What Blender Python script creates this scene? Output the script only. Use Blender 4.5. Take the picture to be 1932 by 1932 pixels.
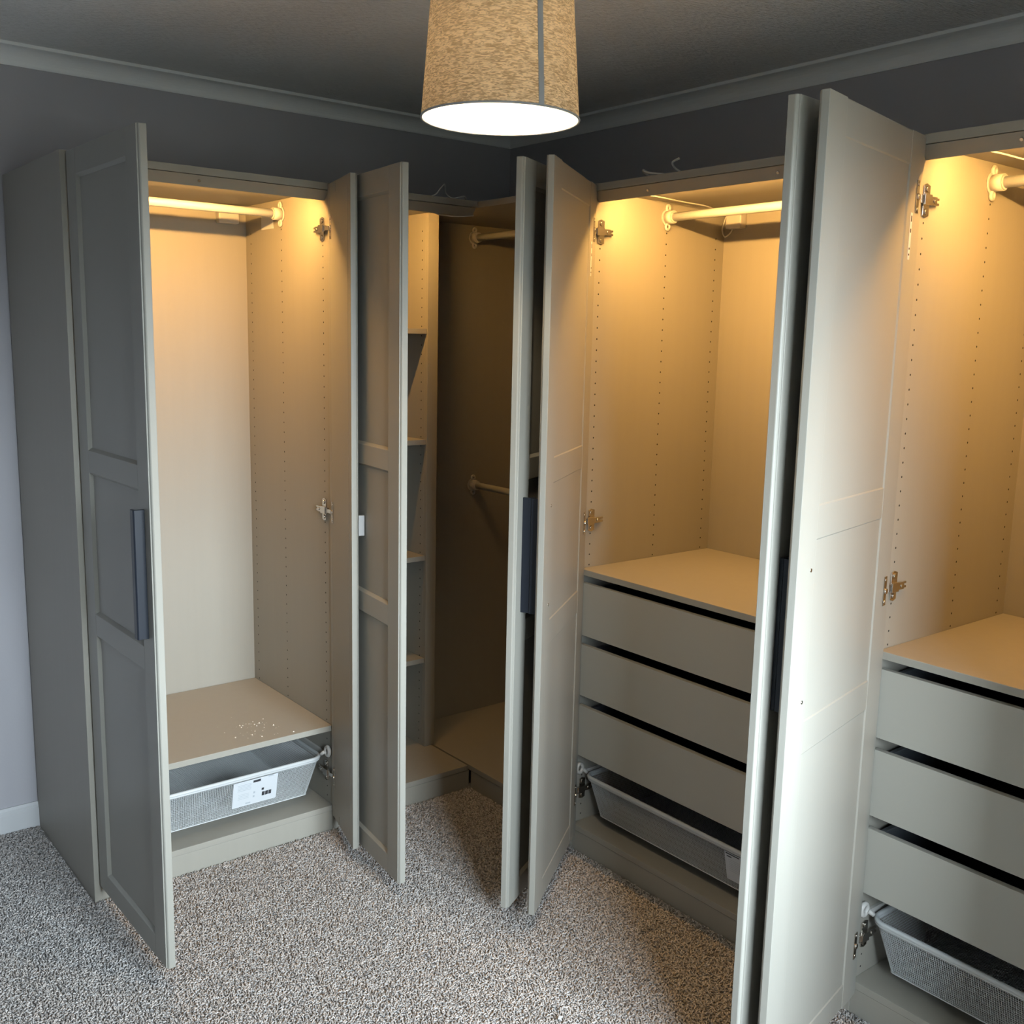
import bpy, math, random
import numpy as np
from mathutils import Matrix, Vector

# ------------------------------------------------------------------ clear
for o in list(bpy.data.objects):
    bpy.data.objects.remove(o, do_unlink=True)
S = bpy.context.scene
COL = S.collection
R = math.radians
random.seed(7)
rng = np.random.default_rng(11)

# ------------------------------------------------------------------ camera
CAM_POS = (-2.6367, -3.3631, 1.5704)
YAW, PITCH, ROLL = R(51.392), R(-9.4735), R(1.2571)
F_PX = 1945.63                      # focal length in pixels of a 1932 px frame


def make_camera():
    cz, sz, cp, sp = math.cos(YAW), math.sin(YAW), math.cos(PITCH), math.sin(PITCH)
    fwd = Vector((cz * cp, sz * cp, sp))
    right = Vector((sz, -cz, 0))
    up = right.cross(fwd)
    r2 = right * math.cos(ROLL) + up * math.sin(ROLL)
    u2 = up * math.cos(ROLL) - right * math.sin(ROLL)
    m = Matrix.Identity(4)
    for i in range(3):
        m[i][0], m[i][1], m[i][2], m[i][3] = r2[i], u2[i], -fwd[i], CAM_POS[i]
    cd = bpy.data.cameras.new('camera')
    cd.sensor_width = 36.0
    cd.sensor_fit = 'HORIZONTAL'
    cd.lens = F_PX / 1932.0 * 36.0
    cd.clip_start = 0.05
    co = bpy.data.objects.new('camera', cd)
    co.matrix_world = m
    COL.objects.link(co)
    S.camera = co


make_camera()

# ------------------------------------------------------------------ world, exposure
SKY_STRENGTH = 69.0
LED_STRENGTH = 630.0
BULB_STRENGTH = 560.0
LED_COL = (1.0, 0.52, 0.137)
BULB_COL = (1.0, 0.76, 0.46)

S.view_settings.view_transform = 'Standard'
S.view_settings.look = 'None'
S.view_settings.exposure = 0.0
S.view_settings.gamma = 1.0
S.view_settings.use_curve_mapping = False
S.cycles.use_denoising = True
S.cycles.max_bounces = 6
S.cycles.diffuse_bounces = 4
S.cycles.glossy_bounces = 3
S.cycles.caustics_reflective = False
S.cycles.caustics_refractive = False
S.cycles.use_adaptive_sampling = True
S.cycles.adaptive_threshold = 0.05
S.cycles.use_light_tree = False
S.cycles.transparent_max_bounces = 16
S.cycles.sample_clamp_indirect = 6.0

W = bpy.data.worlds.new('overcast_sky')
S.world = W
W.use_nodes = True
nt = W.node_tree
nt.nodes.clear()
tc = nt.nodes.new('ShaderNodeTexCoord')
sep = nt.nodes.new('ShaderNodeSeparateXYZ')
nt.links.new(tc.outputs['Generated'], sep.inputs[0])
rmp = nt.nodes.new('ShaderNodeValToRGB')
mp = nt.nodes.new('ShaderNodeMapRange')
mp.inputs['From Min'].default_value = -1.0
mp.inputs['From Max'].default_value = 1.0
nt.links.new(sep.outputs['Z'], mp.inputs['Value'])
nt.links.new(mp.outputs[0], rmp.inputs[0])
el = rmp.color_ramp.elements
el[0].position, el[0].color = 0.0, (0.04, 0.044, 0.04, 1)
el[1].position, el[1].color = 1.0, (0.58, 0.70, 0.80, 1)
e = el.new(0.49); e.color = (0.06, 0.066, 0.06, 1)
e = el.new(0.53); e.color = (0.80, 0.92, 1.0, 1)
bg = nt.nodes.new('ShaderNodeBackground')
bg.inputs['Strength'].default_value = SKY_STRENGTH
nt.links.new(rmp.outputs[0], bg.inputs['Color'])
wo = nt.nodes.new('ShaderNodeOutputWorld')
nt.links.new(bg.outputs[0], wo.inputs['Surface'])

# ------------------------------------------------------------------ room numbers
CEIL = 2.370
ROOM_X0, ROOM_Y0 = -4.30, -4.00
WIN = (-2.32, -0.90, 0.80, 2.08)     # x0, x1, z0, z1 in the wall behind the camera


# sky portal in the window opening (guides sampling of the sky)
pl = bpy.data.lights.new('window_portal', 'AREA')
pl.shape = 'RECTANGLE'
pl.size, pl.size_y = WIN[1] - WIN[0], WIN[3] - WIN[2]
pl.cycles.is_portal = True
po = bpy.data.objects.new('window_portal', pl)
po.location = ((WIN[0] + WIN[1]) / 2, ROOM_Y0 - 0.12, (WIN[2] + WIN[3]) / 2)
po.rotation_euler = (R(90), 0, 0)
COL.objects.link(po)

# ------------------------------------------------------------------ materials


def mat(name, col, rough=0.5, metal=0.0, spec=0.5, bump=None, var=None, emit=None):
    m = bpy.data.materials.new(name)
    m.use_nodes = True
    t = m.node_tree
    b = t.nodes['Principled BSDF']
    b.inputs['Base Color'].default_value = (*col, 1)
    b.inputs['Roughness'].default_value = rough
    b.inputs['Metallic'].default_value = metal
    b.inputs['Specular IOR Level'].default_value = spec
    if emit:
        b.inputs['Emission Color'].default_value = (*emit[0], 1)
        b.inputs['Emission Strength'].default_value = emit[1]
    co = t.nodes.new('ShaderNodeTexCoord')
    if var:                                   # (scale xyz, amount)
        mp_ = t.nodes.new('ShaderNodeMapping')
        mp_.inputs['Scale'].default_value = var[0]
        t.links.new(co.outputs['Object'], mp_.inputs[0])
        n = t.nodes.new('ShaderNodeTexNoise')
        n.inputs['Scale'].default_value = 1.0
        n.inputs['Detail'].default_value = 4
        t.links.new(mp_.outputs[0], n.inputs['Vector'])
        mx = t.nodes.new('ShaderNodeMix')
        mx.data_type = 'RGBA'
        a = var[1]
        mx.inputs[6].default_value = (*[c * (1 - a) for c in col], 1)
        mx.inputs[7].default_value = (*[min(1, c * (1 + a)) for c in col], 1)
        t.links.new(n.outputs['Fac'], mx.inputs[0])
        t.links.new(mx.outputs[2], b.inputs['Base Color'])
    if bump:                                  # (scale xyz, strength, distance)
        mp_ = t.nodes.new('ShaderNodeMapping')
        mp_.inputs['Scale'].default_value = bump[0]
        t.links.new(co.outputs['Object'], mp_.inputs[0])
        n = t.nodes.new('ShaderNodeTexNoise')
        n.inputs['Scale'].default_value = 1.0
        n.inputs['Detail'].default_value = 3
        t.links.new(mp_.outputs[0], n.inputs['Vector'])
        bp = t.nodes.new('ShaderNodeBump')
        bp.inputs['Strength'].default_value = bump[1]
        bp.inputs['Distance'].default_value = bump[2]
        t.links.new(n.outputs['Fac'], bp.inputs['Height'])
        t.links.new(bp.outputs[0], b.inputs['Normal'])
    return m


M = {}
M['foil'] = mat('grey_beige_foil', (0.30, 0.284, 0.245), 0.48, spec=0.3, bump=((300, 300, 30), 0.04, 0.001), var=((40, 40, 3), 0.03))
M['door'] = mat('grey_beige_lacquer', (0.282, 0.274, 0.242), 0.42, spec=0.3, bump=((250, 250, 250), 0.02, 0.001))
M['drawer'] = mat('grey_foil_drawer', (0.36, 0.350, 0.308), 0.45, spec=0.3)
M['dark'] = mat('hole_dark', (0.02, 0.018, 0.015), 0.9)
M['darkgrey'] = mat('drawer_side_grey', (0.10, 0.11, 0.12), 0.5)
M['handle'] = mat('anthracite_metal', (0.010, 0.013, 0.020), 0.38, spec=0.35)
M['nickel'] = mat('nickel', (0.62, 0.58, 0.53), 0.22, metal=1.0)
M['white_metal'] = mat('white_powder_metal', (0.50, 0.52, 0.525), 0.35)
M['white_plastic'] = mat('white_plastic', (0.50, 0.49, 0.465), 0.4)
M['tab'] = mat('pale_grey_plastic', (0.34, 0.35, 0.36), 0.4)
M['paper'] = mat('paper', (0.55, 0.575, 0.60), 0.7)
M['ink'] = mat('ink', (0.03, 0.03, 0.035), 0.7)
M['ink_pale'] = mat('ink_pale', (0.36, 0.40, 0.44), 0.7)
M['cable'] = mat('white_cable', (0.52, 0.52, 0.50), 0.5)
M['wall'] = mat('grey_lilac_paint', (0.385, 0.38, 0.405), 0.75, bump=((120, 120, 120), 0.08, 0.002))
M['ceiling'] = mat('ceiling_paint', (0.80, 0.80, 0.79), 0.85, bump=((45, 190, 60), 0.9, 0.012), var=((30, 130, 30), 0.06))
M['coving'] = mat('coving_paint', (0.80, 0.82, 0.82), 0.6)
M['skirting'] = mat('skirting_gloss', (0.52, 0.53, 0.54), 0.3)
M['upvc'] = mat('upvc', (0.8, 0.8, 0.8), 0.3)
M['carpet_base'] = mat('carpet_backing', (0.30, 0.285, 0.27), 1.0, spec=0.1, var=((160, 160, 160), 0.45), bump=((180, 180, 180), 0.8, 0.006))
M['led'] = mat('led_diffuser', (0.9, 0.9, 0.9), 0.5, emit=(LED_COL, LED_STRENGTH))
M['bulb'] = mat('bulb_glass', (0.9, 0.9, 0.9), 0.5, emit=(BULB_COL, BULB_STRENGTH))
M['crumb'] = mat('sawdust', (0.66, 0.62, 0.54), 0.9)


def pile_material():
    m = mat('carpet_pile', (0.5, 0.47, 0.45), 1.0, spec=0.1)
    t = m.node_tree
    a = t.nodes.new('ShaderNodeAttribute')
    a.attribute_name = 'yarn'
    t.links.new(a.outputs['Color'], t.nodes['Principled BSDF'].inputs['Base Color'])
    return m


M['pile'] = pile_material()


def glass_material():
    m = bpy.data.materials.new('window_glass')
    m.use_nodes = True
    t = m.node_tree
    t.nodes.clear()
    o = t.nodes.new('ShaderNodeOutputMaterial')
    mx = t.nodes.new('ShaderNodeMixShader')
    tr = t.nodes.new('ShaderNodeBsdfTransparent')
    gl = t.nodes.new('ShaderNodeBsdfGlossy')
    gl.inputs['Roughness'].default_value = 0.02
    mx.inputs[0].default_value = 0.06
    t.links.new(tr.outputs[0], mx.inputs[1])
    t.links.new(gl.outputs[0], mx.inputs[2])
    t.links.new(mx.outputs[0], o.inputs[0])
    return m


M['glass'] = glass_material()


def shade_material(name, col, trans, woven=True):
    m = bpy.data.materials.new(name)
    m.use_nodes = True
    t = m.node_tree
    t.nodes.clear()
    o = t.nodes.new('ShaderNodeOutputMaterial')
    mx = t.nodes.new('ShaderNodeMixShader')
    d = t.nodes.new('ShaderNodeBsdfDiffuse')
    tl = t.nodes.new('ShaderNodeBsdfTranslucent')
    mx.inputs[0].default_value = trans
    t.links.new(d.outputs[0], mx.inputs[1])
    t.links.new(tl.outputs[0], mx.inputs[2])
    t.links.new(mx.outputs[0], o.inputs[0])
    d.inputs['Color'].default_value = (*col, 1)
    tl.inputs['Color'].default_value = (*col, 1)
    if woven:
        co = t.nodes.new('ShaderNodeTexCoord')
        mp_ = t.nodes.new('ShaderNodeMapping')
        mp_.inputs['Scale'].default_value = (75, 75, 330)
        t.links.new(co.outputs['Object'], mp_.inputs[0])
        n = t.nodes.new('ShaderNodeTexNoise')
        n.inputs['Scale'].default_value = 1.0
        n.inputs['Detail'].default_value = 2
        n.inputs['Distortion'].default_value = 1.2
        t.links.new(mp_.outputs[0], n.inputs['Vector'])
        cr = t.nodes.new('ShaderNodeValToRGB')
        cr.color_ramp.elements[0].position = 0.40
        cr.color_ramp.elements[0].color = (col[0] * .42, col[1] * .38, col[2] * .34, 1)
        cr.color_ramp.elements[1].position = 0.60
        cr.color_ramp.elements[1].color = (*[min(.95, c * 1.25) for c in col], 1)
        t.links.new(n.outputs['Fac'], cr.inputs[0])
        t.links.new(cr.outputs[0], d.inputs['Color'])
        t.links.new(cr.outputs[0], tl.inputs['Color'])
    return m


M['shade'] = shade_material('linen_shade', (0.58, 0.47, 0.32), 0.38)
M['shade_lining'] = shade_material('white_lining', (0.86, 0.86, 0.84), 0.50, woven=False)
M['shade_trim'] = mat('grey_trim', (0.27, 0.28, 0.29), 0.8)

# ------------------------------------------------------------------ mesh helper


class MB:
    def __init__(self):
        self.v, self.f, self.smooth = [], [], []

    def _add(self, vs, fs, smooth=False):
        n = len(self.v)
        self.v += [tuple(p) for p in vs]
        self.f += [tuple(i + n for i in q) for q in fs]
        self.smooth += [smooth] * len(fs)
        return self

    def box(self, x0, x1, y0, y1, z0, z1):
        x0, x1 = sorted((x0, x1)); y0, y1 = sorted((y0, y1)); z0, z1 = sorted((z0, z1))
        vs = [(x0, y0, z0), (x1, y0, z0), (x1, y1, z0), (x0, y1, z0), (x0, y0, z1), (x1, y0, z1), (x1, y1, z1), (x0, y1, z1)]
        return self._add(vs, [(3, 2, 1, 0), (4, 5, 6, 7), (0, 1, 5, 4), (1, 2, 6, 5), (2, 3, 7, 6), (3, 0, 4, 7)])

    def prism(self, poly, a0, a1, axis):
        """poly: 2D points in the two other axes (cyclic order y,z / z,x / x,y), extruded along axis."""
        n = len(poly)

        def p(u, w, a):
            return {'x': (a, u, w), 'y': (w, a, u), 'z': (u, w, a)}[axis]
        area = sum(poly[i][0] * poly[(i + 1) % n][1] - poly[(i + 1) % n][0] * poly[i][1] for i in range(n))
        if area < 0:
            poly = poly[::-1]
        vs = [p(u, w, a0) for u, w in poly] + [p(u, w, a1) for u, w in poly]
        fs = [tuple(range(n - 1, -1, -1)), tuple(range(n, 2 * n))]
        fs += [(i, (i + 1) % n, n + (i + 1) % n, n + i) for i in range(n)]
        return self._add(vs, fs)

    def tube(self, pts, r, n=8, closed=False, cap=True):
        pts = [Vector(p) for p in pts]
        m = len(pts)
        vs, fs = [], []
        prev = None
        for i, p in enumerate(pts):
            if closed:
                d = (pts[(i + 1) % m] - pts[i - 1])
            else:
                d = pts[min(i + 1, m - 1)] - pts[max(i - 1, 0)]
            d.normalize()
            if prev is None:
                a = d.orthogonal().normalized()
            else:
                a = (prev - d * prev.dot(d)).normalized()
            prev = a
            b = d.cross(a)
            rr = r[i] if isinstance(r, (list, tuple)) else r
            for k in range(n):
                t = 2 * math.pi * k / n
                vs.append(p + (a * math.cos(t) + b * math.sin(t)) * rr)
        rings = m if closed else m - 1
        for i in range(rings):
            j = (i + 1) % m
            for k in range(n):
                fs.append((i * n + k, i * n + (k + 1) % n, j * n + (k + 1) % n, j * n + k))
        self._add(vs, fs, True)
        if cap and not closed:
            b0 = len(self.v) - len(vs)
            self.f += [tuple(b0 + k for k in range(n - 1, -1, -1)), tuple(b0 + (m - 1) * n + k for k in range(n))]
            self.smooth += [False, False]
        return self

    def lathe(self, prof, n=48, cap_ends=False):
        vs, fs = [], []
        for r, z in prof:
            for k in range(n):
                t = 2 * math.pi * k / n
                vs.append((r * math.cos(t), r * math.sin(t), z))
        for i in range(len(prof) - 1):
            for k in range(n):
                fs.append((i * n + k, i * n + (k + 1) % n, (i + 1) * n + (k + 1) % n, (i + 1) * n + k))
        return self._add(vs, fs, True)

    def mesh(self, name):
        me = bpy.data.meshes.new(name)
        me.from_pydata(self.v, [], self.f)
        me.polygons.foreach_set('use_smooth', self.smooth)
        me.update()
        return me

    def build(self, name, material, parent=None, bevel=0.0, seg=2, loc=None, rz=0.0):
        me = self.mesh(name)
        me.materials.append(M[material])
        o = bpy.data.objects.new(name, me)
        COL.objects.link(o)
        if parent:
            o.parent = parent
        if loc:
            o.location = loc
        o.rotation_euler.z = rz
        if bevel:
            md = o.modifiers.new('edge_rounding', 'BEVEL')
            md.width = bevel
            md.segments = seg
            md.limit_method = 'ANGLE'
            md.angle_limit = R(40)
        return o


def box(name, m, parent, x0, x1, y0, y1, z0, z1, bevel=0.001, **k):
    return MB().box(x0, x1, y0, y1, z0, z1).build(name, m, parent, bevel, **k)


def tag(o, label, cat, group=None):
    o['label'] = label
    o['category'] = cat
    if group:
        o['group'] = group
    return o


def structure(o):
    o['kind'] = 'structure'
    return o


def stuff(o):
    o['kind'] = 'stuff'
    return o


def empty(name, loc, rz=0.0):
    o = bpy.data.objects.new(name, None)
    o.location = loc
    o.rotation_euler.z = rz
    o.empty_display_size = 0.1
    COL.objects.link(o)
    return o


# ------------------------------------------------------------------ the room
structure(MB().box(ROOM_X0 - 0.1, 0.1, ROOM_Y0 - 0.1, 0.1, -0.05, 0.0).build('floor', 'carpet_base'))
structure(MB().box(ROOM_X0 - 0.1, 0.1, ROOM_Y0 - 0.1, 0.1, CEIL, CEIL + 0.05).build('ceiling', 'ceiling'))
structure(MB().box(ROOM_X0 - 0.1, 0.1, 0.0, 0.1, 0.0, CEIL).build('wall_back', 'wall'))
structure(MB().box(0.0, 0.1, ROOM_Y0 - 0.1, 0.0, 0.0, CEIL).build('wall_right', 'wall'))
structure(MB().box(ROOM_X0 - 0.1, ROOM_X0, ROOM_Y0 - 0.1, 0.0, 0.0, CEIL).build('wall_left', 'wall'))
wf = MB()
wf.box(ROOM_X0, WIN[0], ROOM_Y0 - 0.1, ROOM_Y0, 0, CEIL)
wf.box(WIN[1], 0.0, ROOM_Y0 - 0.1, ROOM_Y0, 0, CEIL)
wf.box(WIN[0], WIN[1], ROOM_Y0 - 0.1, ROOM_Y0, 0, WIN[2])
wf.box(WIN[0], WIN[1], ROOM_Y0 - 0.1, ROOM_Y0, WIN[3], CEIL)
structure(wf.build('wall_front', 'wall'))
# window behind the camera: two casements in a white frame
wx0, wx1, wz0, wz1 = WIN
wfm = MB()
yw0, yw1 = ROOM_Y0 - 0.095, ROOM_Y0 - 0.035
wfm.box(wx0, wx0 + .06, yw0, yw1, wz0, wz1).box(wx1 - .06, wx1, yw0, yw1, wz0, wz1)
wfm.box(wx0, wx1, yw0, yw1, wz0, wz0 + .06).box(wx0, wx1, yw0, yw1, wz1 - .06, wz1)
wfm.box((wx0 + wx1) / 2 - .04, (wx0 + wx1) / 2 + .04, yw0, yw1, wz0, wz1)
win = structure(wfm.build('window_1', 'upvc', bevel=.003))
for a, b in ((wx0 + .06, (wx0 + wx1) / 2 - .04), ((wx0 + wx1) / 2 + .04, wx1 - .06)):
    MB()._add([(a, yw0 + .03, wz0 + .06), (b, yw0 + .03, wz0 + .06), (b, yw0 + .03, wz1 - .06), (a, yw0 + .03, wz1 - .06)], [(0, 1, 2, 3)]).build('pane', 'glass', win)
box('window_sill', 'upvc', win, wx0 - .05, wx1 + .05, ROOM_Y0 - .03, ROOM_Y0 + .10, wz0 - .02, wz0, bevel=.004)

# coving: lip under the ceiling, then a concave curve down to the wall


def cove_profile():
    pr = [(0.0, 0.0), (0.058, 0.0), (0.058, -0.009), (0.053, -0.010)]
    for k in range(9):
        t = k / 8 * math.pi / 2
        # concave quarter ellipse between (0.053,-0.010) and (0.006,-0.048)
        pr.append((0.006 + 0.047 * (1 - math.sin(t)), -0.010 - 0.038 * (1 - math.cos(t))))
    pr += [(0.004, -0.053), (0.0, -0.053)]
    return pr


cp_ = cove_profile()
# along the back wall: d is measured to -y ; axis x -> (y,z)
structure(MB().prism([(-d, CEIL + z) for d, z in cp_], ROOM_X0, 0.0, 'x').build('trim_1', 'coving'))
# along the right wall: axis y -> (z,x)
structure(MB().prism([(CEIL + z, -d) for d, z in cp_], ROOM_Y0, 0.0, 'y').build('trim_2', 'coving'))
sk = [(0, 0), (-.016, 0), (-.016, .060), (-.011, .066), (-.011, .073), (-.006, .081), (0, .081)]
structure(MB().prism(sk, ROOM_X0, -0.60, 'x').build('baseboard_back', 'skirting'))

# ------------------------------------------------------------------ carpet pile (short twisted yarn tufts)


def carpet_pile():
    sp = 0.0059
    xs = np.arange(-2.90, -0.50, sp)
    ys = np.arange(-2.85, -0.02, sp)
    gx, gy = np.meshgrid(xs, ys)
    gx = gx.ravel() + rng.uniform(-.5, .5, gx.size) * sp
    gy = gy.ravel() + rng.uniform(-.5, .5, gy.size) * sp
    # keep the open floor: in front of the two runs, and left of the first wardrobe
    keep = ((gy < -0.590) & (gx < -0.590)) | (gx < -1.878)
    # only the part of the floor that a camera near here can see
    vx, vy = gx + 2.64, gy + 3.36
    ang = np.degrees(np.arctan2(vy, vx))
    dist = np.hypot(vx, vy)
    keep &= (ang > 4) & (ang < 104) & (dist > 1.2)
    gx, gy = gx[keep], gy[keep]
    n = gx.size
    L = rng.uniform(.0075, .0125, n)
    th = rng.uniform(0, 2 * np.pi, n)
    bend = rng.uniform(-1.1, 1.1, n)
    r = rng.uniform(.0018, .0026, n)
    h = rng.uniform(.0035, .0065, n)
    ts = np.array([-.5, 0.0, .5])
    prof_h = np.array([0.25, 1.0, 0.45])
    prof_r = np.array([0.75, 1.0, 0.5])
    K = 4
    V = np.zeros((n, 3 * K, 3))
    for i in range(3):
        a = th + bend * ts[i] * 1.6
        cx = gx + np.cos(a) * L * ts[i]
        cy = gy + np.sin(a) * L * ts[i]
        cz = h * prof_h[i]
        nx, ny = -np.sin(a), np.cos(a)
        for k in range(K):
            t = 2 * np.pi * k / K + .785
            V[:, i * K + k, 0] = cx + nx * np.cos(t) * r * prof_r[i]
            V[:, i * K + k, 1] = cy + ny * np.cos(t) * r * prof_r[i]
            V[:, i * K + k, 2] = cz + np.sin(t) * r * prof_r[i]
    base = []
    for i in range(2):
        for k in range(K):
            base.append((i * K + k, i * K + (k + 1) % K, (i + 1) * K + (k + 1) % K, (i + 1) * K + k))
    base.append((8, 9, 10, 11))
    base = np.array(base)
    nf = len(base)
    F = (base[None] + (np.arange(n) * 12)[:, None, None]).reshape(-1, 4)
    me = bpy.data.meshes.new('carpet_pile')
    me.vertices.add(n * 12)
    me.vertices.foreach_set('co', V.reshape(-1))
    me.loops.add(F.size)
    me.loops.foreach_set('vertex_index', F.reshape(-1).astype(np.int32))
    me.polygons.add(n * nf)
    me.polygons.foreach_set('loop_start', np.arange(0, F.size, 4, dtype=np.int32))
    me.polygons.foreach_set('loop_total', np.full(n * nf, 4, dtype=np.int32))
    me.update(calc_edges=True)
    me.polygons.foreach_set('use_smooth', np.ones(n * nf, dtype=bool))
    # yarn shade: mostly pale greige with some darker brown strands
    k = rng.random(n)
    val = np.where(k < .24, rng.uniform(.20, .28, n), np.where(k < .6, rng.uniform(.33, .40, n), rng.uniform(.40, .50, n)))
    warm = rng.uniform(-.02, .05, n)
    c = np.stack([val * (1 + warm), val * (.960), val * (.930 - warm * .8), np.ones(n)], 1)
    ca = me.color_attributes.new('yarn', 'FLOAT_COLOR', 'POINT')
    ca.data.foreach_set('color', np.repeat(c, 12, 0).reshape(-1).astype(np.float32))
    me.materials.append(M['pile'])
    o = bpy.data.objects.new('carpet_pile', me)
    COL.objects.link(o)
    stuff(o)
    tag(o, 'pale greige twisted carpet pile covering the bedroom floor', 'carpet')


carpet_pile()

# ------------------------------------------------------------------ wardrobe parts (local: x across, y into the cabinet, z up)
H = 2.009
T = 0.018
D = 0.580
FLOOR_T = 0.085
HOLE_MESH = {}


def peg_holes(parent, x, facing, z0, z1, cols=(.037, .310, .535), skip=()):
    mb = MB()
    z = z0
    while z < z1:
        for c in cols:
            if any(abs(z - s) < .035 and c < .05 for s in skip):
                continue
            n = 8
            xf = x + facing * 0.0004
            vs = [(xf, c + .0026 * math.cos(2 * math.pi * k / n), z + .0026 * math.sin(2 * math.pi * k / n)) for k in range(n)]
            mb._add(vs, [tuple(range(n)) if facing > 0 else tuple(range(n - 1, -1, -1))])
        z += .032
    return stuff(mb.build('peg_holes', 'dark', parent))


def front_rail(root, x0, x1, screws=()):
    MB().prism([(.003, 1.9875), (.026, 1.9615), (.031, 1.9615), (.031, 1.9875)], x0, x1, 'x').build('front_rail', 'foil', root, .0008)
    for sx in screws:
        MB().tube([(sx, .010, 1.973), (sx, .0145, 1.977)], .0035, 10).build('screw', 'nickel', root)


def light_strip(root, x0, x1):
    h = MB().box(x0, x1, .0315, .0345, 1.9665, 1.988).build('light_strip', 'white_plastic', root)
    MB().box(x0 + .004, x1 - .004, .0347, .0405, 1.9690, 1.9765).build('diffuser', 'led', h)


def carcass(root, w, plinth=(0, None), holes=(True, True), top_front=0.0, side_l=T):
    sl = box('side_panel', 'foil', root, 0, side_l, 0, D, 0, H)
    sr = box('side_panel', 'foil', root, w - T, w, 0, D, 0, H)
    box('top_panel', 'foil', root, side_l, w - T, top_front + .0015, D - .01, 1.989, H)
    box('bottom_panel', 'foil', root, side_l, w - T, .0015, D - .006, .067, FLOOR_T)
    box('back_panel', 'foil', root, side_l - .004, w - T + .004, D - .006, D - .001, .067, 1.989, bevel=0)
    p0 = plinth[0] if plinth[0] else side_l
    box('plinth', 'foil', root, p0, (plinth[1] or w - T), .004, .020, 0.0, .0655)
    hz = (1.88, 1.043, .192)
    if holes[0]:
        peg_holes(sl, side_l, 1, .106, 1.90, skip=hz)
    if holes[1]:
        peg_holes(sr, w - T, -1, .106, 1.90, skip=hz)
    return sl, sr


def clothes_rail(root, x0, x1, y, z):
    r = MB().tube([(x0 + .012, y, z), (x1 - .012, y, z)], .0125, 20).build('clothes_rail', 'white_metal', root)
    for x, s in ((x0, 1), (x1, -1)):
        b = MB()
        b.tube([(x + s * .0005, y, z), (x + s * .004, y, z)], .0245, 20)
        b.tube([(x + s * .004, y, z), (x + s * .030, y, z)], .0190, 20)
        b.tube([(x + s * .030, y, z), (x + s * .033, y, z)], .0165, 20)
        for dz in (-.027, .027):                         # two screw ears
            ring = [(x + s * .0045, y + .0075 * math.cos(t), z + dz + .0085 * math.sin(t)) for t in np.linspace(0, 2 * math.pi, 14, endpoint=False)]
            b.tube(ring, .0042, 8, closed=True)
        b.build('rail_bracket', 'white_plastic', r)
    return r


def hinge(root, x, s, z):
    """mounting plate and arm on a side panel's inner face; s=+1 when the panel is on the left."""
    b = MB()
    b.prism([(.026, z - .031), (.026, z + .031), (.037, z + .035), (.050, z + .031), (.050, z - .031), (.039, z - .035)], x + s * .0003, x + s * .0035, 'x')
    b.box(x + s * .0035, x + s * .012, .004, .066, z - .0085, z + .0085)
    b.box(x + s * .012, x + s * .0155, .012, .040, z - .011, z + .011)
    b.box(x + s * .0035, x + s * .0085, .066, .080, z - .0075, z - .0025)
    b.box(x + s * .0035, x + s * .0085, .066, .080, z + .0025, z + .0075)
    for dz in (-.023, .023):
        b.tube([(x + s * .003, .038, z + dz), (x + s * .0065, .038, z + dz)], .0065, 10)
    b.tube([(x + s * .012, .056, z), (x + s * .0140, .056, z)], .0050, 10)
    # crank towards the door cup
    b.prism([(x + s * .002, -.016), (x + s * .010, -.016), (x + s * .0115, .006), (x + s * .0045, .006)], z - .006, z + .006, 'z')
    return b.build('hinge', 'nickel', root, .0006, 1)


PZ = [(0.118, 0.780), (0.852, 1.209), (1.279, 1.937)]     # recessed panels of a door, in z
ZB, ZT = 0.0545, 2.0045


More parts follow.
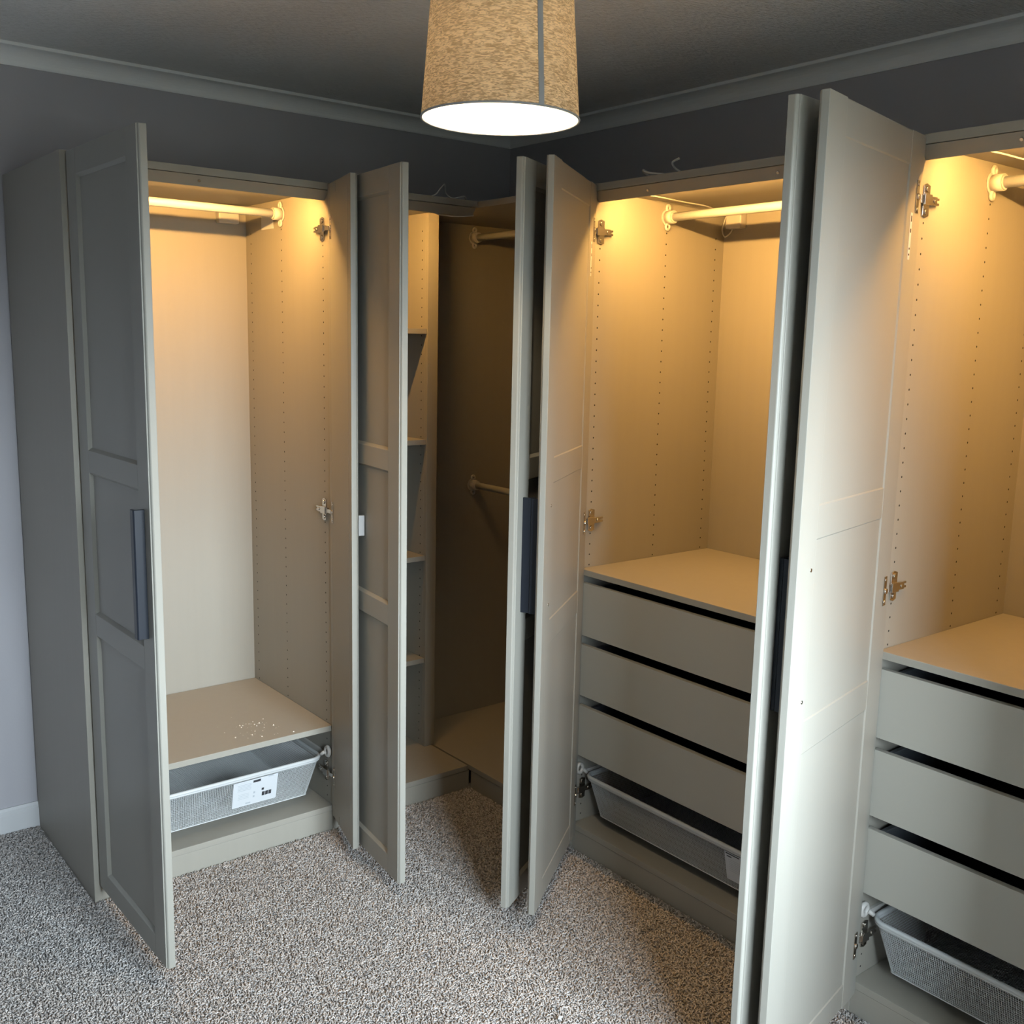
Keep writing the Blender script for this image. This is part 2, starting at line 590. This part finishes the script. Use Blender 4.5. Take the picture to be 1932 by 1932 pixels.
def door(root, name_root, wloc, ang, front, width=.4965, handle=True, hinges=(1.88, 1.043, .192), strip=False, stile=.0815, flat_back=False):
    """front: -1 the face is at local -y, +1 at local +y.  wloc/ang in world; converted to the root's frame."""
    rz = root.rotation_euler.z
    d = Vector((wloc[0] - root.location.x, wloc[1] - root.location.y, 0))
    d.rotate(Matrix.Rotation(-rz, 3, 'Z'))
    f = front
    hw = .0105
    core = MB().box(.03, width - .03, f * .0018, -f * ((hw + .0004) if flat_back else .0074), ZB + .03, ZT - .03)
    o = core.build('door', 'door', root, loc=(d.x, d.y, 0), rz=ang - rz)
    # stiles with a sloping inner edge on the front face
    rc = f * .0020       # recess plane on the front
    rb = -f * (hw - .0001 if flat_back else .0072)      # recess plane on the back
    bw = .0002 if flat_back else .0034      # width of the sloping edge on the back
    for side in (0, 1):
        a, b_, c = (0.0, stile - .008, stile) if side == 0 else (width, width - stile + .008, width - stile)
        q = 1 if side == 0 else -1
        lip = [(a, f * (hw - .0070)), (a + q * .0008, f * (hw - .0052)), (a + q * .0024, f * (hw - .0038)), (a + q * .0046, f * (hw - .0030)),
               (a + q * .0064, f * (hw - .0026)), (a + q * .0066, f * (hw - .0006)), (a + q * .0074, f * hw)]
        poly = lip + [(b_, f * hw), (c, rc), (c, rb), (c + (-q * bw), -f * hw), (a, -f * hw)]
        MB().prism(poly, ZB, ZT, 'z').build('stile', 'door', o, .0009, 2)
    e0, e1 = stile - .0076, width - stile + .0076
    zs = [(ZB, PZ[0][0], 0, 1), (PZ[0][1], PZ[1][0], 1, 1), (PZ[1][1], PZ[2][0], 1, 1), (PZ[2][1], ZT, 1, 0)]
    for z0, z1, blo, bhi in zs:
        poly = [(f * (hw - .0002), z0 + (.0075 if blo else .0)), (f * (hw - .0002), z1 - (.0075 if bhi else .0)), (rc, z1), (rb, z1),
                (-f * (hw - .0011), z1 - bw), (-f * (hw - .0011), z0 + bw), (rb, z0), (rc, z0)]
        MB().prism(poly, e0, e1, 'x').build('rail', 'door', o, .0007, 1)
    if handle:
        s0, s1 = width - .060, width - .038
        y0, y1, y2 = f * hw, f * (hw + .014), f * (hw + .026)
        poly = [(s1, y0), (s1, y2 - f * .003), (s1 - .003, y2), (s0 + .001, y2), (s0, y2 - f * .003), (s0 + .002, y1 + f * .005), (s1 - .008, y1 + f * .003), (s1 - .009, y0)]
        h = MB().prism(poly, .872, 1.174, 'z').build('handle', 'handle', o, .0008, 2)
        for hz in (.895, 1.155):
            MB().tube([(width - .061, -f * (hw - .0003), hz), (width - .061, -f * (hw + .0012), hz)], .0038, 10).build('screw', 'nickel', o)
    for hz in hinges:
        pb = MB()
        yb = -f * (hw + .0001)
        pb.box(.020, .035, yb, -f * (hw + .0022), hz - .033, hz + .033)
        pb.tube([(.0275, yb, hz)  , (.0275, -f * (hw + .006), hz)], .0065, 12)
        pb.tube([(.0275, yb, hz + .025)  , (.0275, -f * (hw + .0036), hz + .025)], .004, 10)
        pb.tube([(.0275, yb, hz - .025)  , (.0275, -f * (hw + .0036), hz - .025)], .004, 10)
        pb.build('hinge_plate', 'nickel', o, .0006, 1)
    if strip:
        st = MB().box(.046, .057, -f * (hw - .0004), -f * (hw + .0009), 1.752, 1.846).build('print_strip', 'paper', o)
        for zz, dz in ((1.828, .012), (1.806, .008), (1.772, .004), (1.760, .004)):
            MB().box(.0488, .0542, -f * (hw + .0009), -f * (hw + .0012), zz, zz + dz).build('print_mark', 'ink', st)
    return o


def drawer(root, x0, x1, z0, z1):
    o = MB().box(x0 + .007, x1 - .007, .0035, .0195, z0, z1).build('drawer', 'drawer', root, .001)
    box('drawer_side', 'darkgrey', o, x0 + .013, x0 + .025, .0195, .54, z0 + .012, z1 - .018)
    box('drawer_side', 'darkgrey', o, x1 - .025, x1 - .013, .0195, .54, z0 + .012, z1 - .018)
    box('drawer_back', 'darkgrey', o, x0 + .025, x1 - .025, .53, .54, z0 + .012, z1 - .018)
    box('drawer_base', 'darkgrey', o, x0 + .025, x1 - .025, .0195, .53, z0 + .012, z0 + .020)
    box('runner', 'white_metal', o, x0 + .0005, x0 + .012, .06, .50, z0 + .030, z0 + .052)
    box('runner', 'white_metal', o, x1 - .012, x1 - .0005, .06, .50, z0 + .030, z0 + .052)
    return o


def round_rect(x0, x1, y0, y1, r, n=7):
    pts = []
    for cx, cy, a0 in ((x1 - r, y1 - r, 0), (x0 + r, y1 - r, 90), (x0 + r, y0 + r, 180), (x1 - r, y0 + r, 270)):
        for k in range(n):
            a = R(a0 + 90 * k / (n - 1))
            pts.append((cx + r * math.cos(a), cy + r * math.sin(a)))
    return pts


def basket(origin, rz, x0, x1, label, tag_span, tag_style):
    """pull-out wire mesh basket; origin / rz those of its wardrobe; x0..x1 inner faces of the side panels."""
    root = empty('mesh_basket', (origin[0], origin[1], 0), rz)
    tag(root, label, 'basket', 'pull-out mesh baskets in the wardrobes')
    zr, zb = .243, .118
    fy, by = .028, .545              # rim front / back in y
    rx0, rx1 = x0 + .022, x1 - .022
    # rim: flat rounded band
    rim = MB()
    rim.tube([(x, y, zr) for x, y in round_rect(rx0, rx1, fy, by, .035)], .0062, 8, closed=True)
    rim.tube([(x, y, zr - .006) for x, y in round_rect(rx0 + .001, rx1 - .001, fy + .001, by - .001, .034)], .0055, 8, closed=True)
    rim.build('rim', 'white_metal', root)
    # runners with a round stop at the front on each side panel
    for xs, s in ((x0, 1), (x1, -1)):
        b = MB()
        b.box(xs + s * .0005, xs + s * .008, .050, .53, zr - .004, zr + .010)
        ring = [(xs + s * .008, .020 + .012 * math.cos(t), zr + .020 + .014 * math.sin(t)) for t in np.linspace(0, 2 * math.pi, 18, endpoint=False)]
        b.tube(ring, .0062, 8, closed=True)
        b.tube([(xs + s * .012, .030, zr + .016), (xs + s * .022, .040, zr + .006)], .006, 8)
        b.build('runner', 'white_plastic', root)
    # woven wire: rounded tapering walls and a floor
    bx0, bx1, bf, bb = rx0 + .042, rx1 - .042, fy + .030, by - .030
    top = (rx0 + .003, rx1 - .003, fy + .003, by - .003)
    p = .0055
    w = .00068
    m = MB()

    def wire(a, b_):
        a, b_ = Vector(a), Vector(b_)
        d = (b_ - a).normalized()
        u = d.cross(Vector((.3, .5, .81))).normalized() * w
        v = d.cross(u).normalized() * w
        vs = [a + u, a + v, a - u, a - v, b_ + u, b_ + v, b_ - u, b_ - v]
        m._add(vs, [(0, 1, 5, 4), (1, 2, 6, 5), (2, 3, 7, 6), (3, 0, 4, 7)])

    def resample(pts, n):
        q = [Vector(p_) for p_ in pts] + [Vector(pts[0])]
        acc = [0.0]
        for i in range(len(q) - 1):
            acc.append(acc[-1] + (q[i + 1] - q[i]).length)
        out, j = [], 0
        for k in range(n):
            t = acc[-1] * k / n
            while acc[j + 1] < t:
                j += 1
            f_ = (t - acc[j]) / max(1e-9, acc[j + 1] - acc[j])
            out.append(q[j].lerp(q[j + 1], f_))
        return out
    tz = zr - .010
    # corresponding stretches: each straight side and each corner keeps its own share of wires
    tp = round_rect(*top, .032, 5)
    bp_ = round_rect(bx0, bx1, bf, bb, .010, 5)

    def ring_pts(pts, cnt):
        out = []
        L_ = len(pts)
        for i in range(L_):
            a_, b_ = Vector(pts[i]), Vector(pts[(i + 1) % L_])
            for k in range(cnt[i]):
                out.append(a_.lerp(b_, k / cnt[i]))
        return out
    cnt = [max(1, round((Vector(tp[(i + 1) % len(tp)]) - Vector(tp[i])).length / p)) for i in range(len(tp))]
    rt_, rb_ = ring_pts(tp, cnt), ring_pts(bp_, cnt)
    N = len(rt_)
    for i in range(N):
        wire((rt_[i].x, rt_[i].y, tz), (rb_[i].x, rb_[i].y, zb))
    nv = round((tz - zb) / p)
    for j in range(nv + 1):
        t = j / nv
        loop = []
        for a_, b_ in zip(tp, bp_):
            q_ = Vector(a_).lerp(Vector(b_), t)
            loop.append((q_.x, q_.y, tz + (zb - tz) * t))
        for i in range(len(loop)):
            wire(loop[i], loop[(i + 1) % len(loop)])
    nx, ny = round((bx1 - bx0) / p), round((bb - bf) / p)
    for i in range(1, nx):
        x_ = bx0 + (bx1 - bx0) * i / nx
        wire((x_, bf, zb), (x_, bb, zb))
    for j in range(1, ny):
        y_ = bf + (bb - bf) * j / ny
        wire((bx0, y_, zb), (bx1, y_, zb))
    stuff(m.build('wire_mesh', 'white_metal', root))
    MB().tube([(x_, y_, zb) for x_, y_ in bp_], .0020, 6, closed=True).build('edge_wire', 'white_metal', root)
    # paper product label hung on the front
    t0, t1 = tag_span

    def on_front(x, t, off):
        """x along the front, t 0 rim .. 1 bottom"""
        y = top[2] + (bf - top[2]) * t
        z = tz + (zb - tz) * t
        return (x, y - off, z - off * .24)
    lb = MB()
    v = [on_front(t0, .03, .0022), on_front(t1, .03, .0022), on_front(t1, .80, .0022), on_front(t0, .80, .0022)]
    v += [on_front(t0, .03, .0030), on_front(t1, .03, .0030), on_front(t1, .80, .0030), on_front(t0, .80, .0030)]
    lb._add(v, [(0, 1, 2, 3), (7, 6, 5, 4), (0, 4, 5, 1), (1, 5, 6, 2), (2, 6, 7, 3), (3, 7, 4, 0)])
    lab = lb.build('paper_label', 'paper', root)

    def mark(u0, u1, w0, w1, ink):
        vs = [on_front(t0 + (t1 - t0) * uu, .03 + .77 * ww, .0033) for uu, ww in ((u0, w0), (u0, w1), (u1, w1), (u1, w0))]
        MB()._add(vs, [(0, 1, 2, 3)]).build('print_mark', ink, lab)
    if tag_style == 0:
        mark(.44, .61, .05, .14, 'ink')
        mark(.78, .90, .01, .045, 'ink_pale')
        for k in range(3):
            mark(.66 + k * .075, .725 + k * .075, .60, .76, 'ink')
        mark(.645, .70, .44, .53, 'ink')
        mark(.46, .50, .50, .58, 'ink_pale'); mark(.455, .495, .66, .73, 'ink_pale')
        mark(.30, .41, .88, .93, 'ink_pale')
        for k in range(5):
            mark(.10, .40, .13 + k * .055, .145 + k * .055, 'ink_pale')
        for k in range(4):
            mark(.12, .36, .50 + k * .06, .512 + k * .06, 'ink_pale')
    else:
        mark(.03, .34, .03, .07, 'ink'); mark(.05, .16, .12, .16, 'ink')
        mark(.50, .93, .04, .20, 'ink'); mark(.52, .78, .26, .31, 'ink')
        mark(.56, .62, .50, .58, 'ink'); mark(.56, .62, .66, .74, 'ink')
        mark(.40, .50, .90, .94, 'ink')
        for k in range(7):
            mark(.08, .44, .24 + k * .065, .252 + k * .065, 'ink_pale')
    return root


def cable(name, pts, r, parent=None):
    # smooth the polyline a little
    P = [Vector(p) for p in pts]
    out = []
    for i in range(len(P) - 1):
        p0, p1, p2, p3 = P[max(i - 1, 0)], P[i], P[i + 1], P[min(i + 2, len(P) - 1)]
        for k in range(6):
            t = k / 6
            out.append(0.5 * ((2 * p1) + (p2 - p0) * t + (2 * p0 - 5 * p1 + 4 * p2 - p3) * t * t + (3 * p1 - p0 - 3 * p2 + p3) * t ** 3))
    out.append(P[-1])
    return MB().tube(out, r, 6).build(name, 'cable', parent)


FRONT_A = -0.588       # front plane of the run on the back wall (y) and of the run on the right wall (x)
XA0, XA1 = -1.873, -1.111
YB1, YB2, YB3 = -1.111, -2.111, -3.111

# ------------------------------------------------------------------ wardrobe on the back wall (75 cm)
wa = empty('wardrobe', (XA0, FRONT_A, 0), 0)
tag(wa, 'narrow two-door wardrobe left of the corner with one low shelf over a basket', 'wardrobe', 'fitted wardrobes')
wA = XA1 - XA0
carcass(wa, wA, side_l=.021)
front_rail(wa, .021, wA - T, screws=(.36,))
light_strip(wa, .09, wA - .085)
box('shelf', 'foil', wa, .022, wA - T - .001, .001, .570, .336, .354)
clothes_rail(wa, .021, wA - T, .308, 1.944)
box('light_driver', 'white_plastic', wa, wA - T - .105, wA - T - .035, .545, .5735, 1.928, 1.985, bevel=.004)
st = box('rating_sticker', 'paper', wa, wA - T - .0012, wA - T - .0002, .365, .452, 1.905, 1.955, bevel=0)
for hz in (1.88, 1.043, .192):
    hinge(wa, .021, 1, hz)
    hinge(wa, wA - T, -1, hz)
door(wa, '', (-1.8495, -.592), R(-89.1), -1)
dn = door(wa, '', (-1.1215, -.592), R(-104.6), 1, width=.247, handle=False, stile=.0815, flat_back=True)
box('finger_pull', 'tab', dn, .236, .2475, .0096, .0265, 1.009, 1.068, bevel=.001)
basket((XA0, FRONT_A), 0, .021, wA - T, 'white mesh basket with a pale label in the left wardrobe', (XA0 and (-1.449 - XA0), -1.304 - XA0), 0)

# sawdust left on the low shelf
cr = MB()
for k in range(46):
    cx = -1.33 + random.gauss(0, .045) - XA0
    cy = .11 + random.gauss(0, .05)
    cy = min(max(cy, .02), .3)
    s = random.choice((.001, .0014, .002, .0034))
    a = random.uniform(0, 3)
    cr._add([(cx + s * math.cos(a), cy + s * math.sin(a), .3541), (cx + s * math.cos(a + 2.1), cy + s * math.sin(a + 2.1), .3541),
             (cx + s * math.cos(a + 4.2), cy + s * math.sin(a + 4.2), .3541), (cx, cy, .3541 + s * .9)], [(0, 1, 3), (1, 2, 3), (2, 0, 3), (2, 1, 0)])
co = stuff(cr.build('sawdust_crumbs', 'crumb', loc=(XA0, FRONT_A, 0)))
tag(co, 'pale sawdust crumbs scattered on the low wardrobe shelf', 'sawdust')

# ------------------------------------------------------------------ corner shelf unit (on the back wall, 52 cm)
cu = empty('corner_shelf_unit', (XA1, FRONT_A, 0), 0)
tag(cu, 'open corner unit with four short shelves behind its half-open door', 'corner unit')
wC = -0.588 - XA1
box('side_panel', 'foil', cu, 0, T, 0, D, 0, H)
box('top_panel', 'foil', cu, T, wC - .001, .0015, D - .01, 1.989, H)
box('bottom_panel', 'foil', cu, T, wC - .006, .0015, D - .006, .067, FLOOR_T)
box('plinth', 'foil', cu, T, wC + .001, .004, .020, 0, .0655)
box('back_panel', 'foil', cu, T, wC - .02, D - .006, D - .001, .085, 1.989, bevel=0)
front_rail(cu, T, wC - .006)
light_strip(cu, .07, .36)
# shelf divider and its wider front post
dv = box('shelf_divider', 'foil', cu, wC - .037, wC - .019, .249, D - .007, FLOOR_T, 1.989)
box('front_post', 'foil', dv, wC - .037, wC + .006, .231, .249, FLOOR_T, 1.9885)
peg_holes(dv, wC - .037, -1, .106, 1.96, cols=(.268, .52))
for zt in (1.602, 1.219, .803, .423):
    box('shelf', 'foil', cu, T + .001, wC - .038, .236, .570, zt - .018, zt)
door(cu, '', (-1.124, -.588), R(-96.7), -1, handle=False)
for hz in (1.88, 1.043, .192):
    hinge(cu, T, 1, hz)

cable('light_cable', [(.365, .036, 1.9720), (.385, .034, 1.9600), (.415, .033, 1.9585), (.445, .030, 1.9575), (.480, .024, 1.9600), (.520, .020, 1.9650)], .0018, cu)

# ------------------------------------------------------------------ wardrobe in the corner (on the right wall, 100 cm, half of its front behind the corner unit)
wc = empty('wardrobe', (FRONT_A, YB1 + 1.0 - .018, 0), R(-90))
tag(wc, 'dark unlit corner wardrobe with two white rails, one above the other', 'wardrobe', 'fitted wardrobes')
wCB = .982
carcass(wc, wCB, plinth=(.4625, None), holes=(False, True))
clothes_rail(wc, T, wCB - T, .308, 1.944)
clothes_rail(wc, T, wCB - T, .318, 1.010)
for hz in (1.88, 1.043, .192):
    hinge(wc, wCB - T, -1, hz)
door(wc, '', (-.588, -1.124), R(-152.6), 1)

# ------------------------------------------------------------------ the two 100 cm drawer wardrobes on the right wall


def drawer_wardrobe(y_left, label, blabel, tagspan):
    w = 1.0
    root = empty('wardrobe', (FRONT_A, y_left, 0), R(-90))
    tag(root, label, 'wardrobe', 'fitted wardrobes')
    carcass(root, w)
    front_rail(root, T, w - T, screws=(.18 + .045, .63 + .02))
    light_strip(root, .085, w - .085)
    box('shelf', 'foil', root, T + .001, w - T - .001, .001, .572, .881, .899)
    clothes_rail(root, T, w - T, .308, 1.944)
    for z0, z1 in ((.695, .857), (.506, .666), (.313, .474)):
        drawer(root, T, w - T, z0, z1)
    for hz in (1.88, 1.043, .192):
        hinge(root, T, 1, hz)
        hinge(root, w - T, -1, hz)
    basket((FRONT_A, y_left), R(-90), T, w - T, blabel, tagspan, 1)
    return root


wb = drawer_wardrobe(YB1, 'middle drawer wardrobe on the right wall, standing between its two open doors',
                     'white mesh basket with a grey label, below the middle wardrobe drawers', (1.708 - 1.111, 1.708 - 1.111 + .15))
box('light_driver', 'white_plastic', wb, .045, .105, .545, .5735, 1.928, 1.985, bevel=.004)
cable('light_cable', [(.075, .035, 1.9865), (.10, .12, 1.986), (.10, .20, 1.9845), (.085, .30, 1.984), (.075, .42, 1.983), (.055, .50, 1.975)], .0022, wb)
cable('driver_cable', [(.04, .553, 1.965), (.030, .550, 1.93), (.042, .548, 1.905), (.060, .552, 1.915), (.066, .556, 1.930)], .0022, wb)
door(wb, '', (-.588, -1.134), R(-144.7), -1, strip=True)
door(wb, '', (-.588, -2.121), R(-173.5), 1)

w2 = drawer_wardrobe(YB2, 'nearest drawer wardrobe, cut off by the right edge of the photo',
                     'white mesh basket in the bottom right corner, below the nearest drawers', (.52, .67))
cable('light_cable', [(.060, .035, 1.9865), (.085, .10, 1.986), (.10, .18, 1.984), (.13, .26, 1.975), (.16, .33, 1.9845), (.12, .50, 1.975)], .0022, w2)
door(w2, '', (-.588, -2.131), R(-167.9), -1, strip=True)
door(w2, '', (-.588, -3.106), R(147), 1)  # unseen right door, opening angle set to shade the drawers and left door

# ------------------------------------------------------------------ loose cables on top
z = H + .003
c1 = cable('cable', [(-.80, -.30, z), (-.78, -.45, z), (-.745, -.555, z + .001), (-.715, -.560, z + .028), (-.690, -.545, z + .042), (-.675, -.53, z + .020), (-.655, -.54, z + .004), (-.62, -.555, z + .012), (-.60, -.53, z), (-.55, -.45, z)], .0022)
tag(c1, 'thin white cable looping over the top of the corner unit', 'cable')
c2 = cable('cable', [(-.40, -1.30, z), (-.50, -1.295, z), (-.555, -1.300, z + .012), (-.575, -1.315, z + .016), (-.580, -1.340, z + .006), (-.55, -1.38, z)], .003)
tag(c2, 'white cable end lying on the middle wardrobe, nearer the corner', 'cable')
c3 = cable('cable', [(-.35, -1.44, z), (-.46, -1.42, z), (-.53, -1.405, z + .008), (-.560, -1.405, z + .026), (-.555, -1.425, z + .036)], .003)
tag(c3, 'white cable end sticking up above the middle wardrobe rail', 'cable')

# ------------------------------------------------------------------ pendant lamp
LX, LY, LZ = -1.378, -1.7245, 1.985
lamp = empty('pendant_lamp', (LX, LY, CEIL), 0)
tag(lamp, 'lit pendant lamp with a tapered woven linen shade', 'ceiling lamp')
RB, RT, SH = .1500, .1320, .232
z0 = LZ - CEIL
sh = MB()
n = 72
prof = [(RB + .001, z0), (RT + .001, z0 + SH)]
sh.lathe(prof, n)
shade = sh.build('shade', 'shade', lamp)
li = MB()
li.lathe([(RT, z0 + SH - .0005), (RB, z0 + .0005)], n)
li.build('lining', 'shade_lining', shade)
tr = MB()
for rr, zz in ((RB + .0005, z0), (RT + .0005, z0 + SH)):
    tr.tube([(rr * math.cos(t), rr * math.sin(t), zz) for t in np.linspace(0, 2 * math.pi, n, endpoint=False)], .0022, 8, closed=True)
tr.build('rim_trim', 'shade_trim', shade)
# vertical seam tape, on the side towards the room's near corner
az = math.atan2(CAM_POS[1] - LY, CAM_POS[0] - LX) + R(29)
dA = .0055
sv, sf = [], []
for k, (rr, zz) in enumerate(((RB + .0022, z0 - .0015), (RT + .0022, z0 + SH + .0015))):
    for j in (-1, 0, 1):
        sv.append((rr * math.cos(az + j * dA / rr), rr * math.sin(az + j * dA / rr), zz))
    for j in (-1, 0, 1):
        q = rr - .0012
        sv.append((q * math.cos(az + j * dA / q), q * math.sin(az + j * dA / q), zz))
MB()._add(sv, [(0, 1, 7, 6), (1, 2, 8, 7), (4, 3, 9, 10), (5, 4, 10, 11), (3, 0, 6, 9), (2, 5, 11, 8), (0, 3, 4, 1), (1, 4, 5, 2), (6, 7, 10, 9), (7, 8, 11, 10)]).build('seam_tape', 'shade_trim', shade)
zr_ = z0 + SH - .03
MB().tube([(0, 0, -.03), (0, 0, zr_ + .02)], .0032, 10).build('cord', 'white_plastic', lamp)
MB().lathe([(0.0005, -.001), (.045, -.001), (.043, -.018), (.020, -.030), (.0005, -.031)], 32).build('ceiling_rose', 'white_plastic', lamp)
MB().lathe([(.0005, zr_ + .03), (.016, zr_ + .03), (.020, zr_ + .01), (.020, zr_ - .035), (.0005, zr_ - .036)], 24).build('lamp_holder', 'white_plastic', lamp)
spd = MB()
for k in range(3):
    a = 2 * math.pi * k / 3 + .4
    rr = RT - (z0 + SH - zr_) * 0 + .0
    spd.tube([(.019 * math.cos(a), .019 * math.sin(a), zr_), ((RT + .001) * math.cos(a), (RT + .001) * math.sin(a), z0 + SH - .003)], .0016, 6)
spd.build('spider', 'white_metal', lamp)
zb_ = zr_ - .036
bl = MB()
pr = [(.0125, zb_)]
for k in range(1, 13):
    t = k / 12 * math.pi
    pr.append((max(.0004, .030 * math.sin(t * .86 + .43)), zb_ - .016 - .028 * (1 - math.cos(t)) * 1.0))
bl.lathe(pr, 24)
bl.build('bulb', 'bulb', lamp)

# ------------------------------------------------------------------ scraps on the carpet
s1 = MB().box(-.006, .006, -.004, .004, 0, .003).build('paper_scrap', 'paper', loc=(-1.168, -1.745, .011), rz=.6, bevel=.001)
tag(s1, 'tiny white paper scrap on the carpet near the open middle door', 'scrap')
